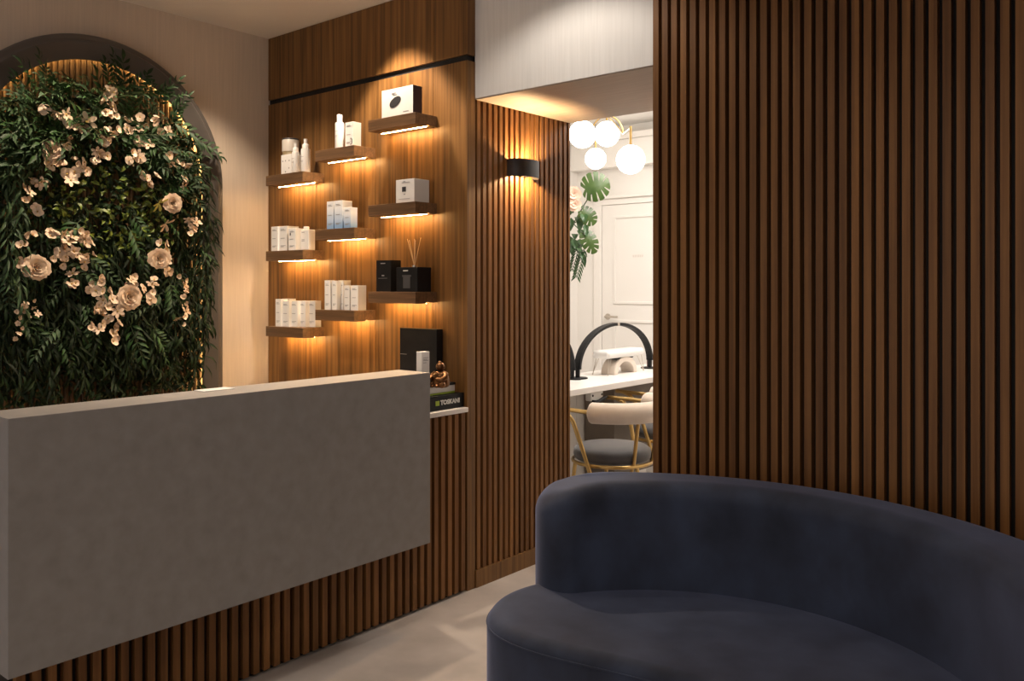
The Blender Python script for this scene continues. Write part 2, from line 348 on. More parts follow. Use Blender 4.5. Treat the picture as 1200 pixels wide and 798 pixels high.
MB().box(x0,x1,2.575,2.575+.085,z+.0006,zt).build('flask_case',M['dark_label'],th,bevel=.002)
cx=(x0+x1)/2; cz=(z+zt)/2
mb=MB(); mb.box(cx-.028,cx+.028,2.574,2.5752,cz+.012,cz+.020); mb.box(cx-.022,cx+.022,2.574,2.5752,cz-.038,cz+.012); mb.build('emblem',mat('grey_emblem',(.055,.055,.058),.4),th)
MB().box(cx-.022,cx+.008,2.574,2.5752,zt-.018,zt-.013).build('brand_strip',M['card_side'],th)
MB().lathe([(.012,0),(.012,.008)],(cx+.005,2.617,zt),16).build('neck',M['steel'],th,smooth=True)
for (dx,dy,t) in ((-.045,.0,.125),(-.012,.012,.125),(.014,-.008,.118),(.033,.006,.128),(-.022,-.01,.12)):
    MB().tube([(cx+.005,2.617,zt+.002),(cx+.005+dx,2.617+dy,zt+t)],.0016,6).build('reed',M['reed'],th)

# bottles (lathe) -------------------------------------------------
def bottle(label,px,py_top,Yc,zb,r,style,group='white pump bottles'):
    p=on_y(px,py_top,Yc); x=p.x; hh=p.z-zb
    th=thing('cosmetic_bottle',label,'bottle',(x,Yc,zb),group)
    bh=hh*(.72 if style!='cap' else .78)
    prof=[(r*.94,.0006),(r,.004),(r,bh*.93),(r*.93,bh*.985),(r*.6,bh)]
    MB().lathe(prof,(x,Yc,zb),28).build('body',M['plastic'],th,smooth=True)
    if style=='spray': prof=[(r*.72,bh),(r*.72,bh+hh*.11),(r*.60,bh+hh*.13),(r*.42,bh+hh*.14),(r*.42,hh)]
    else: prof=[(r*.62,bh),(r*.62,hh*.985),(r*.55,hh)]
    MB().lathe(prof,(x,Yc,zb),24).build('cap',M['plastic'],th,smooth=True)
    for fr,ww in ((.66,1.0),(.5,.8),(.46,.6)):      # lettering wrapped on the curved front
        pts=[(x+r*1.01*math.sin(q),Yc-r*1.01*math.cos(q),zb+bh*fr) for q in [(-.5+.2*k)*ww for k in range(6)]]
        MB().tube(pts,.0009,5).build('text_line',M['ink'],th)
    return th
z=SH['mid',0][3]
bottle('tall white bottle beside a carton on the shelf left of the topmost one',398,134.5,2.605,z,.0215,'cap',None)
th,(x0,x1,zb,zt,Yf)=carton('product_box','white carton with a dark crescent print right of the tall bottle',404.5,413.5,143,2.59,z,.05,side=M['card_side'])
mb=MB(); mb.tube([(x0+(x1-x0)*.74+.010*math.cos(q),Yf-.0006,zb+.028+.014*math.sin(q)) for q in [-2.0+.35*k for k in range(12)]],.0018,6); mb.build('crescent',M['dark_ink'],th)
z=SH['left',0][3]
# two stacked pieces with the bottles in front
th,(x0,x1,zb,zt,Yf)=carton('product_box','white carton with small grey emblems under the lidded jar',329.5,341.5,181,2.60,z,.084,text=False)
w=x1-x0
marks([(x0+w*fx-.003,x0+w*fx+.004,Yf-.0006,Yf,zb+(zt-zb)*fz,zb+(zt-zb)*fz+.007) for fx,fz in ((.15,.66),(.42,.67),(.78,.66),(.76,.3),(.42,.14))],'emblem',M['ink'],th)
jr=.0425; cx=-3.648; jh=on_y(339,164.5,2.635).z-zt
th=thing('cosmetic_jar','white lidded jar with gold band stacked on a white carton','jar',(cx,2.6405,zt))
MB().lathe([(jr*.93,.0004),(jr*.95,.003),(jr*.95,jh*.24)],(cx,2.6405,zt),32).build('base',M['amber'],th,smooth=True)
MB().lathe([(jr*1.0,jh*.24),(jr*1.0,jh*.97),(jr*.96,jh)],(cx,2.6405,zt),32).build('body',mat('ceramic_jar',(.52,.48,.43),.35),th,smooth=True)
MB().lathe([(jr*.97,jh),(jr*.97,jh+.006),(jr*.92,jh+.008)],(cx,2.6405,zt),32).build('lid',M['dark_ink'],th,smooth=True)
bottle('smaller white pump bottle in front of the stacked jar and carton',346.5,168,2.577,z,.0185,'spray')
bottle('larger white pump bottle standing right of the jar',358.3,163,2.618,z,.0235,'spray')
# blue cartons
z=SH['mid',1][3]
carton('product_box','leftmost tall blue faded carton on its shelf',383,391,236,2.585,z,.045,m=M['blue'],group='blue faded cartons')
carton('product_box','middle blue faded carton, the widest and tallest',391.8,401,235,2.580,z,.06,m=M['blue'],group='blue faded cartons')
carton('product_box','short blue faded carton at the right of its row',403,411,243,2.575,z,.04,m=M['blue'],group='blue faded cartons')
# left column second shelf
z=SH['left',1][3]; G='white cartons on the middle left shelf'
carton('product_box','leftmost white carton in the row with the capped square bottle',317.8,325.5,265.5,2.572,z,.05,group=G)
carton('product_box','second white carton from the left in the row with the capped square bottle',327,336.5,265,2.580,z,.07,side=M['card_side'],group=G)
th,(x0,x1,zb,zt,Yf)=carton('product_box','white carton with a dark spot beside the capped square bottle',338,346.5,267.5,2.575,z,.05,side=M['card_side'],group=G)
MB().box(x0+.012,x0+.020,Yf-.0008,Yf,zt-.035,zt-.022).build('spot_print',M['dark_ink'],th)
p0=on_y(349.8,270,2.605); p1=on_y(361.5,270,2.605); x0,x1=p0.x,p1.x; zt=on_y(355,269,2.605).z
th=thing('cosmetic_bottle','square white bottle with a small cap at the end of the carton row','bottle',((x0+x1)/2,2.625,z))
MB().box(x0,x1,2.605,2.647,z+.0006,zt).build('body',M['plastic'],th,bevel=.004,seg=3)
MB().lathe([(.014,0),(.014,.014),(.0125,.016)],((x0+x1)/2-.004,2.626,zt),20).build('cap',M['plastic'],th,smooth=True)
cx=(x0+x1)/2; marks([(cx-.014,cx+.008,2.6044,2.6052,z+(zt-z)*fz,z+(zt-z)*fz+.003) for fz in (.85,.5,.44)],'text_line',M['ink'],th)
# middle column third shelf
z=SH['mid',2][3]; G='white cartons on the lowest middle shelf'
carton('product_box','leftmost of three tall white cartons beside two short ones',380.4,386.5,328.5,2.572,z,.028,group=G)
carton('product_box','middle of three tall white cartons beside two short ones',389,394.5,328.8,2.578,z,.028,group=G)
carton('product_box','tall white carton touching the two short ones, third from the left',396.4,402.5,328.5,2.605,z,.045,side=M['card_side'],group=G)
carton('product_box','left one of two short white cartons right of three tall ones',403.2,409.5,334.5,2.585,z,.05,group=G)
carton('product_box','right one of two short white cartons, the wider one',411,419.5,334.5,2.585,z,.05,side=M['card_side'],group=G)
# left column lowest shelf
z=SH['left',2][3]; G='white cartons on the lowest left shelf'
carton('product_box','leftmost white carton in the lowest row, slightly taller',322.8,329,350.5,2.572,z,.04,group=G)
carton('product_box','white carton peeping up behind the lowest row',330.5,339,350,2.64,z,.04,group=G,text=False)
carton('product_box','second front white carton in the lowest row',330.5,338.8,352.5,2.585,z,.04,group=G)
carton('product_box','third front white carton in the lowest row',340.5,348.6,352.5,2.602,z,.04,group=G)
carton('product_box','fourth front white carton in the lowest row, with a grey spot',350.5,358,352.5,2.621,z,.04,group=G)
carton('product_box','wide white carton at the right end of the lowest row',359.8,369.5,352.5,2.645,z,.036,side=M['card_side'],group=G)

# ---------------------------------------------------------------- things on the worktop
zt0=.7842
th=thing('presentation_box','large flat black box standing upright against the oak wall behind the desk','box',(-2.745,2.665,zt0))
x0=on_y(468.5,385,2.645).x; x1=on_y(511.8,383,2.645).x; zz=on_y(490,385,2.645).z
MB().box(x0,x1,2.645,2.683,zt0+.0005,zz).build('case',M['black'],th,bevel=.002)
MB().box(x0+.004,x0+.045,2.6443,2.6452,zz-.118,zz-.116).build('text_line',M['ink'],th)
# TOSKANI box
BX=-2.487
th=thing('brand_box','black box lettered TOSKANI at the end of the white worktop','box',(BX-.12,2.5,zt0))
MB().box(BX-.20,BX,2.30,2.684,zt0+.0005,.845).build('carton',M['dark_label'],th,bevel=.0015)
ta=on_x(516,473,BX).y; tb=on_x(538.5,470,BX).y
tm=text_mb('TOSKANI',.026,.0006,face_right(BX+.0004,(ta+tb)/2,.8150),1.0,.0012)
ys=[v[1] for v in tm.v]; k=(tb-ta)/(max(ys)-min(ys)); c=(max(ys)+min(ys))/2
tm.v=[(x,(y-c)*k+(ta+tb)/2,z) for x,y,z in tm.v]; tm.build('lettering',M['card'],th)
ga=on_x(510.3,473,BX).y; gb=on_x(514.8,473,BX).y
mb=MB(); mb.box(BX-.0002,BX+.0008,ga,gb,.805,.825)
mb.build('square_mark',M['green_card'],th)
B2=-2.512
th=thing('brand_box','white box with lime stripe and black lid under the bronze figurine','box',(B2-.12,2.45,.8452))
MB().box(B2-.18,B2,2.30,2.655,.8455,.8535).build('stripe_band',M['green_card'],th,bevel=.001)
MB().box(B2-.18,B2,2.30,2.655,.8535,.880).build('carton',M['card'],th,bevel=.001)
MB().box(B2-.182,B2+.002,2.298,2.657,.880,.890).build('lid',M['dark_label'],th,bevel=.001)
ZT=.8902
# small white box
Y0=2.405
pc=on_y(494.3,413,Y0); XB=pc.x; Y1=on_x(503.3,413,XB).y; XA=on_y(488,413,Y0).x; zz=on_y(494.3,412.6,Y0).z
th=thing('product_box','small white carton standing on the lidded box behind the concrete panel end','box',((XA+XB)/2,(Y0+Y1)/2,ZT))
MB().box(XA,XB,Y0,Y1,ZT+.0004,zz).build('carton',M['card'],th,bevel=.001)
w=Y1-Y0
marks([(XB-.0002,XB+.0006,Y0+w*.2,Y0+w*k,zz-fz,zz-fz+.0022) for fz,k in ((.025,.8),(.032,.7),(.036,.85),(.045,.6))],'text_line',M['ink'],th)
# bronze figurine: small seated rounded figure
fc=on_y(516.5,440,2.50); fx,fy=-2.60,2.485
px=on_y(516.5,440,fy); fx=px.x; fz=ZT
th=thing('bronze_figurine','small shiny bronze seated figurine on the white and lime box','figurine',(fx,fy,fz))
mb=MB(); mb.lathe([(.026,0),(.033,.004),(.036,.012),(.036,.024),(.034,.038),(.029,.052),(.022,.062),(.012,.067),(.004,.069)],(fx,fy,fz),24)
mb.build('body',M['bronze'],th,smooth=True)
mb=MB(); mb.ball((fx,fy-.002,fz+.083),.0185,(1,1,1.02)); mb.ball((fx,fy-.006,fz+.099),.008); 
for s in (-1,1): mb.ball((fx+s*.018,fy,fz+.081),.005,(.6,1,1.5),12,8)
mb.ball((fx,fy-.019,fz+.081),.0035,n=10,m=6)
mb.build('head',M['bronze'],th,smooth=True)
for s in (-1,1):
    MB().tube([(fx+s*.026,fy,fz+.056),(fx+s*.038,fy-.012,fz+.042),(fx+s*.030,fy-.03,fz+.032),(fx+s*.012,fy-.034,fz+.036)],[.012,.0115,.010,.008],12).build('arm',M['bronze'],th,smooth=True)
    mb=MB(); mb.ball((fx+s*.027,fy-.022,fz+.0135),.0135,(1.25,1.1,1)); mb.ball((fx+s*.012,fy-.036,fz+.008),.008,(1.3,1,.9)); mb.build('leg',M['bronze'],th,smooth=True)

# ---------------------------------------------------------------- wall sconce
sy0=on_x(601.5,196,XJ+.03).y; sy1=on_x(629,196,XJ+.03).y; sc=(sy0+sy1)/2; hw=(sy1-sy0)/2+.008
zb=on_x(616,207.5,XJ+.05).z; ztp=on_x(616,187,XJ+.05).z
th=thing('wall_sconce','curved black up and down wall light on the slatted return','wall light',(XJ,sc,(zb+ztp)/2))
def arc_pts(hw,d,n=16): return [(XJ+d*math.cos(q)**.7 if math.cos(q)>1e-6 else XJ, sc+hw*math.sin(q)) for q in [-PI/2+PI*k/n for k in range(n+1)]]
o_=arc_pts(hw,.075); i_=arc_pts(hw-.003,.072)
mb=MB(); n=len(o_)
vs=[(x,y,zb) for x,y in o_]+[(x,y,ztp) for x,y in o_]+[(x,y,zb) for x,y in i_]+[(x,y,ztp) for x,y in i_]
fs=[]
for k in range(n-1): fs+=[(k,k+1,n+k+1,n+k),(2*n+k+1,2*n+k,3*n+k,3*n+k+1),(n+k,n+k+1,3*n+k+1,3*n+k),(k+1,k,2*n+k,2*n+k+1)]
fs+=[(0,n,3*n,2*n),(n-1,3*n-1,4*n-1,2*n-1)]
mb.add(vs,fs); mb.build('shade',M['sconce'],th,smooth=True)
MB().box(XJ+.0005,XJ+.008,sc-.05,sc+.05,zb+.01,ztp-.01).build('backplate',M['sconce'],th)
zm=(zb+ztp)/2
MB().box(XJ+.008,XJ+.06,sc-.045,sc+.045,zm-.006,zm+.006).build('lamp_bracket',M['sconce'],th)
for s in (-1,1): MB().box(XJ+.044,XJ+.058,sc-.016,sc+.016,zm+(.006 if s>0 else -.014),zm+(.014 if s>0 else -.006)).build('lamp',M['bulb'],th)

# ---------------------------------------------------------------- sofa
inner=[(.38+.658*math.cos(q),1.90+.658*math.sin(q)) for q in [math.radians(107-3.6*k) for k in range(33)]]
inner+= [(1.02,1.68),(.985,1.56),(.955,1.46)]
outer=[(.297+.95*math.cos(q),1.822+.95*math.sin(q)) for q in [math.radians(100-3.2*k) for k in range(34)]]
outer+= [(1.225,1.62),(1.19,1.50),(1.15,1.42)]
ec=Vector(((inner[0][0]+outer[0][0])/2,(inner[0][1]+outer[0][1])/2)); ea=Vector(inner[0])-ec; en=Vector((ea.y,-ea.x)).normalized()
if en.x>0: en=-en
endL=[tuple(ec+ea*math.cos(t)+en*.085*math.sin(t)) for t in [PI*k/16 for k in range(1,16)]]
back_poly=endL+outer+[(1.08,1.395),(1.00,1.41)]+inner[::-1]
back_poly=[p for p in back_poly]
sofa=thing('curved_sofa','curved navy velvet sofa with a rounded back in the foreground','sofa',(*plan(.6,2.2),0))
P=[plan(*p) for p in back_poly][::-1]
def fillet_prism(poly,z0,z1,r,seg,name,m,parent):
    # polygon rings inset near the top edge to round it over; normals computed from neighbours
    n=len(poly); ar=sum(poly[i][0]*poly[(i+1)%n][1]-poly[(i+1)%n][0]*poly[i][1] for i in range(n))
    if ar<0: poly=poly[::-1]
    V=[Vector((p[0],p[1])) for p in poly]; nor=[]
    for i in range(n):
        t=(V[(i+1)%n]-V[i-1]); nor.append(Vector((-t.y,t.x)).normalized())
    rings=[(0,z0),(0,z0+(z1-r-z0)*.5)]
    for k in range(seg+1):
        q=PI/2*k/seg; rings.append((r*(1-math.cos(q)),z1-r+r*math.sin(q)))
    rings.append((r*1.12,z1))
    mb=MB(); vs=[];fs=[]
    for ins,z in rings:
        for i in range(n): p=V[i]+nor[i]*ins; vs.append((p.x,p.y,z))
    R=len(rings)
    for j in range(R-1):
        for i in range(n): fs.append((j*n+i,j*n+(i+1)%n,(j+1)*n+(i+1)%n,(j+1)*n+i))
    fs.append(tuple(range(n-1,-1,-1))); fs.append(tuple((R-1)*n+i for i in range(n)))
    mb.add(vs,fs); o=mb.build(name,m,parent,smooth=True)
    return o
bk=fillet_prism(P,.03,.708,.052,8,'backrest',M['velvet'],sofa)
for v in bk.data.vertices:      # the top slopes gently down to the free end
    w=v.co+Vector(sofa.location); rr=CA*w.x+SA*w.y; dd=-SA*w.x+CA*w.y
    if v.co.z>.3 and dd>2.3 and rr<.30: v.co.z-=.052*((.30-rr)/.225)**2*min(1,(v.co.z-.3)/.3)
def smooth_closed(pts,it=2):
    for _ in range(it):
        q=[]
        for i in range(len(pts)):
            a,b=pts[i],pts[(i+1)%len(pts)]; q+=[(a[0]*.75+b[0]*.25,a[1]*.75+b[1]*.25),(a[0]*.25+b[0]*.75,a[1]*.25+b[1]*.75)]
        pts=q
    return pts
front=[(.17,2.66),(.10,2.655),(.035,2.615),(-.030,2.545),(-.068,2.45),(-.072,2.36),(-.035,2.27),(.045,2.19),(.15,2.125),(.27,2.06),(.39,1.985),(.52,1.88),(.60,1.75),(.62,1.60),(.65,1.48),(.74,1.42),(.86,1.41),(.97,1.45),(1.06,1.50)]
fr2=front[:1]
# smooth the open front curve
def chaikin(p,it=2):
    for _ in range(it):
        q=[p[0]]
        for a,b in zip(p[:-1],p[1:]): q+=[(a[0]*.75+b[0]*.25,a[1]*.75+b[1]*.25),(a[0]*.25+b[0]*.75,a[1]*.25+b[1]*.75)]
        q.append(p[-1]); p=q
    return p
fs_=chaikin(front)
def shift(p,k=.004):   # keep the seat just clear of the back
    v=Vector((p[0]-.38,p[1]-1.90)); L=v.length; v=v*((L-k)/L); return (v.x+.38,v.y+1.90)
seat_poly=fs_+[(.38+.765*math.cos(q),1.90+.765*math.sin(q)) for q in [math.radians(-18+6.0*k) for k in range(20)]]
st=fillet_prism([plan(*p) for p in seat_poly],.045,.392,.036,7,'seat',M['velvet'],sofa)
# piping along the upper front edge of the seat and around the end of the back
pp=[plan(*p) for p in fs_]; pts=[]
for i,p in enumerate(pp):
    a=Vector(pp[max(i-1,0)]); b=Vector(pp[min(i+1,len(pp)-1)]); t=(b-a).normalized()
    pts.append((p[0],p[1],.364))
MB().tube(pts[8:-8],.0024,8).build('piping',M['velvet'],st,smooth=True)
mb=MB(); mb.prism([ (x,y) for x,y in [plan(*(( (p[0]-.55)*.93+.55,(p[1]-1.9)*.93+1.9)) ) for p in seat_poly]],0,.045); mb.build('plinth',M['black'],sofa)

# ---------------------------------------------------------------- arch with greenery
AY,AZ,RI,RO=1.772,1.797,.506,.618
def arch_sweep(mb,prof,cy=AY,cz=AZ,seg=48,z0=0.0):
    n=len(prof); vs=[];fs=[]
    stations=[(None,z0,1)]
    path=[('leg',z0,1)]+[('arc',PI*k/seg,0) for k in range(seg+1)]+[('leg',z0,-1)]
    for kind,t,sg in path:
        for r,h in prof:
            if kind=='leg': vs.append((XL+h,cy+sg*r,t))
            else: vs.append((XL+h,cy+r*math.cos(t),cz+r*math.sin(t)))
    N=len(path)
    for i in range(N-1):
        for k in range(n): fs.append((i*n+k,i*n+(k+1)%n,(i+1)*n+(k+1)%n,(i+1)*n+k))
    fs+= [tuple(range(n-1,-1,-1)),tuple((N-1)*n+k for k in range(n))]
    return mb.add(vs,fs)
arch=thing('arched_niche','tall dark bronze arched frame with a backlit slatted panel on the beige wall','arch frame',(XL,AY,0))
prof=[(RI,.044),(RI,.056),(RI+.006,.060),(RI+.060,.060),(RI+.068,.066),(RI+.078,.066),(RI+.084,.058),(RI+.092,.054),(RI+.100,.056),(RO-.006,.052),(RO,.044),(RO,.0008),(RI+.035,.0008),(RI+.035,.044)]
arch_sweep(MB(),prof).build('moulded_frame',M['bronze_frame'],arch,smooth=True)
arch_sweep(MB(),[(RI+.024,.012),(RI+.024,.036),(RI+.034,.036),(RI+.034,.012)]).build('light_strip',M['niche_led'],arch)
mb=MB(); y=AY-RI-.02
while y<AY+RI+.02:
    yc=y+.011; dy=min(abs(yc-AY)+.012,RI+.02); zt=AZ+math.sqrt(max((RI+.022)**2-dy*dy,0))
    mb.tube([(XL+.004,yc,0.0),(XL+.004,yc,zt)],.0115,8); y+=.0245
mb.build('fluted_panel',noise_mat('niche_oak',(.10,.055,.022),(.19,.105,.045),(40,40,1),1.6,.5,5,.08,.3,.7,.12),arch,smooth=True)

PX=XL+.135     # plane the blossoms sit in
def inside(y,z,m=0.0):
    if z<=AZ: return abs(y-AY)<RI-m
    return (y-AY)**2+(z-AZ)**2<(RI-m)**2
# dense mat of small leaves
def rand_dir(sp=1.0):
    return Vector((random.uniform(.15,1),random.gauss(0,sp),random.gauss(0,sp))).normalized()
def mat_leaves(n,zlo,zhi,xlo,xhi,L,W,margin,biasdown=0.0,filt=None):
    mb=MB(); c=0
    while c<n:
        y=random.uniform(AY-RI,AY+RI); z=random.uniform(zlo,zhi)
        if not inside(y,z,margin): continue
        if filt and not filt(y,z): continue
        d=Vector((random.uniform(.0,.8),random.gauss(0,.8),random.gauss(-biasdown,.8))).normalized()
        nn=Vector((1,random.gauss(0,.6),random.gauss(.3,.6)))
        s=random.uniform(.7,1.3); mb.leaf((XL+random.uniform(xlo,xhi),y,z),d,nn,L*s,W*s,.2); c+=1
    return mb
hood=lambda y,z: z<AZ+.33*math.sqrt(max(1-((y-AY)/.52)**2,0))+.03
tag(mat_leaves(4200,.80,2.2,.022,.07,.042,.019,.02,.3,hood).build('foliage_mat',M['mat_leaf'],loc=(XL,AY,1.5),smooth=True),'dense dark green leaf mat filling the arch','foliage',kind='stuff')
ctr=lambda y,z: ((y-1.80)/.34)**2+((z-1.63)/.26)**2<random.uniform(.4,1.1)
tag(mat_leaves(260,1.35,1.9,.06,.105,.034,.019,.05,.2,ctr).build('foliage_mat',M['leaf_backlit'],loc=(XL,AY,1.6),smooth=True),'small leaves with backlight painted yellow green in the middle of the arch greenery','foliage',kind='stuff')  # glow of the strip behind is put into the lime leaf colour

# hanging willow strands
def strand(y,ztop,zbot,x,mname='vine',leafL=.085,leafW=.0115,lean=0):
    mb=MB(); st=MB(); n=max(4,int((ztop-zbot)/.05)); pts=[]
    ph=random.uniform(0,6)
    for i in range(n+1):
        t=i/n; pts.append(Vector((x+.02*math.sin(t*2.2)+.012*math.sin(5*t+ph),y+lean*t+.010*math.sin(4*t+ph),ztop+(zbot-ztop)*t)))
    st.tube(pts,.0013,5)
    step=.021; k=0; L=(ztop-zbot); z=0
    while z<L:
        t=z/L; i=min(int(t*n),n-1); p=pts[i].lerp(pts[i+1],t*n-i)
        for s in (1,-1):
            d=Vector((random.uniform(-.1,.7),s*random.uniform(.05,.8),-random.uniform(.6,1.4)))
            q=random.uniform(.7,1.25); mb.leaf(p,d,(1,random.gauss(0,.4),.4),leafL*q,leafW*q,random.uniform(-.1,.5),.2,.5)
        z+=step*random.uniform(.6,2.2)
    return mb,st,pts
vine_label='dark green willow strand hanging down inside the arch'
def make_vine(y,zt,zb,x,label=vine_label,lean=0,group='willow strands inside the arch',m='vine'):
    th=thing('hanging_vine',label,'artificial plant',(x,y,zt),group)
    mb,st,_=strand(y,zt,zb,x,lean=lean); mb.build('leaves',M[m],th,smooth=True); st.build('stem',M['stem'],th); return th
k=0
for row in range(3):
    for i in range(17):
        y=AY-RI+.04+(2*RI-.08)*(i+.5*(row%2)+random.uniform(-.25,.25))/17
        if abs(y-AY)>RI-.015: continue
        zt=(1.62,1.42,1.30)[row]+random.uniform(-.08,.12); zb=random.uniform(.82,.98) 
        if 2.08<y<2.2: zb=random.uniform(1.0,1.1)
        make_vine(y,zt,zb,XL+.055+.020*row+random.uniform(-.008,.012))
# strands down the right hand edge, spilling over the frame
RIGHT='willow strand spilling over the right leg of the arch frame'
for (y,zt,zb,x) in ((2.19,2.05,.98,.10),(2.225,1.98,1.0,.105),(2.25,1.90,1.02,.10),(2.265,1.86,1.10,.115),(2.28,1.66,1.12,.11),(2.24,1.62,.92,.12)):
    make_vine(y-.016,zt,zb,XL+x,RIGHT,.012,'willow strands over the right leg')
LEFTL='sage green frond hanging at the left edge of the arch'
for (y,zt,zb,x) in ((1.36,1.95,1.30,.13),(1.39,1.80,1.20,.14),(1.41,2.0,1.55,.13)):
    make_vine(y,zt,zb,XL+x,LEFTL,.02,'sage fronds at the left edge','leaf_grey')

# pinnate sprigs (nandina-like) fanning around the hood
def sprig_mesh(n=7,L=.17,ll=.05,lw=.015):
    mb=MB(); st=MB(); pts=[Vector((L*t,0,-.35*L*t*t)) for t in [i/8 for i in range(9)]]
    st.tube(pts,.0014,5)
    for i in range(1,n+1):
        t=i/(n+.3); k=t*8; p=pts[int(min(k,7))].lerp(pts[int(min(k,7))+1],min(k-int(min(k,7)),1))
        for s in (1,-1):
            q=random.uniform(.8,1.2)*(1.1-.35*t); mb.leaf(p,(.75,s*.8,-.25+random.uniform(-.2,.3)),(0,s*.2,1),ll*q,lw*q,.15,.2)
    mb.leaf(pts[-1],(1,0,-.5),(0,0,1),ll,lw)
    return mb,st
protos=[]
for mname,cfg in (('leaf',(6,.19,.070,.020)),('leaf_grey',(7,.20,.058,.017)),('leaf',(5,.16,.078,.024)),('leaf_grey',(5,.17,.070,.019))):
    mb,st=sprig_mesh(*cfg); a=bpy.data.meshes.new('leaves'); a.from_pydata(mb.v,[],mb.f); a.materials.append(M[mname]); a.update()
    b=bpy.data.meshes.new('stem'); b.from_pydata(st.v,[],st.f); b.materials.append(M['stem']); b.update()
    for me in (a,):
        for p in me.polygons: p.use_smooth=True
    protos.append((a,b))
def sprig(loc,d,roll,kind,sc,label,group):
    d=Vector(d).normalized(); up=Vector((.8,0,.6)); s=d.cross(up)
    if s.length<.05: s=d.cross(Vector((0,1,0)))
    s.normalize(); u=s.cross(d).normalized()
    R=Matrix((d,-s,u)).transposed() if False else Matrix((d,u.cross(d),u)).transposed()
    R=R@Matrix.Rotation(roll,3,'X')
    th=thing('leaf_sprig',label,'artificial plant',loc,group); th.matrix_world=Matrix.Translation(loc)@R.to_4x4()@Matrix.Scale(sc,4)
    for nm,me in zip(('leaves','stem'),protos[kind]):
        o=bpy.data.objects.new(nm,me); COL.objects.link(o); o.parent=th
    return th
HOODL='green leafy sprig fanning out of the hood of greenery'
cnt=0
for i in range(142):
    t=random.uniform(0.02,PI-.02); rr=random.uniform(.20,.42)
    crown=i>=112
    if crown: t=PI*(.20+.62*(i-112+random.random())/30); rr=random.uniform(.375,.425)
    if not crown and t<PI*.42: rr=min(rr,.34)
    y=AY+rr*math.cos(t)*1.08; z=AZ+(.015 if crown else -.05)+rr*math.sin(t)*(.96 if not crown else .95)
    if y<1.22: continue
    out=Vector((random.uniform(.25,.9),math.cos(t)*(.35 if t<PI*.42 else .8)+random.gauss(0,.35),math.sin(t)*.55+random.gauss(-.25,.45)))
    kind=random.choice((0,0,2,2,1,3)) if y>1.5 else random.choice((0,1,1,3,2))
    sprig((XL+random.uniform(.06,.115),y,z),out,random.uniform(-.5,.5),kind,random.uniform(.55,.8) if crown or t<PI*.42 else random.uniform(.7,1.1),HOODL,'sprigs of the arch hood'); cnt+=1
for i in range(26):     # in the lower field
    y=random.uniform(1.35,2.2); z=random.uniform(1.05,1.7)
    sprig((XL+random.uniform(.10,.13),y,z),(random.uniform(.2,.6),random.gauss(0,.6),-random.uniform(.4,1.1)),random.uniform(-.6,.6),random.choice((0,2,2,1)),random.uniform(.6,.95),'green leafy sprig drooping among the willow strands','sprigs among the strands')
p=on_x(198,150,XL+.12); 
for (px_,py_,dx,dy,dz,kk,s,lb) in ((196,140,.25,1,-.35,1,1.25,'long sage sprig reaching out over the right shoulder of the arch frame'),(222,160,.3,1,-.25,3,.95,'short sage sprig tipping past the outer edge of the arch frame'),
        (128,100,.1,-.05,1,2,.62,'upright fresh green sprig crossing the top of the arch frame'),(52,108,.12,.1,1,0,.55,'dark upright sprig at the upper left of the arch'),(30,122,.1,-.3,1,0,.55,'dark sprig leaning left at the upper left of the arch'),
        (165,118,.15,.4,.8,0,.55,'dark sprig leaning right below the arch crown')):
    q=on_x(px_,py_,XL+.115); sprig(tuple(q),(dx,dy,dz),0,kk,s,lb,None)

# blossoms
def petal_pts(mb,a,tilt,L,W,c=Vector((0,0,0)),curl=.3):
    ca,sa=math.cos(a),math.sin(a); rows=[]
    for i,(t,w) in enumerate(((0,.18),(.35,.8),(.7,1.0),(.92,.62),(1.0,.2))):
        r=L*t*math.cos(tilt-curl*t); z=L*t*math.sin(tilt)-curl*L*t*t*.5
        row=[]
        for s in (-1,0,1):
            off=s*W/2*w; row.append(Vector((r*ca-off*sa,r*sa+off*ca,z+abs(s)*W*.10*w)))
        rows.append(row)
    vs=[c+p for row in rows for p in row]; fs=[]
    for i in range(4):
        for k in range(2): fs.append((i*3+k,i*3+k+1,(i+1)*3+k+1,(i+1)*3+k))
    mb.add(vs,fs)
def blossom_mesh(np_,L,W,tilt):
    mb=MB(); a0=random.uniform(0,6)
    for k in range(np_): petal_pts(mb,a0+2*PI*k/np_+random.uniform(-.15,.15),tilt+random.uniform(-.2,.2),L*random.uniform(.85,1.1),W)
    mb.cur=1; mb.ball((0,0,.004),.0035,(1,1,1.2),8,6); return mb
BM=[]
for cfg in ((5,.024,.021,.55),(5,.021,.019,.9),(6,.030,.014,.35),(4,.021,.020,1.05),(5,.024,.024,.2)):
    mb=blossom_mesh(*cfg); me=bpy.data.meshes.new('blossom'); me.from_pydata(mb.v,[],mb.f); me.materials.append(M['petal']); me.materials.append(M['pistil']); me.polygons.foreach_set('material_index',mb.m); me.update()
    for p in me.polygons: p.use_smooth=True
    BM.append(me)
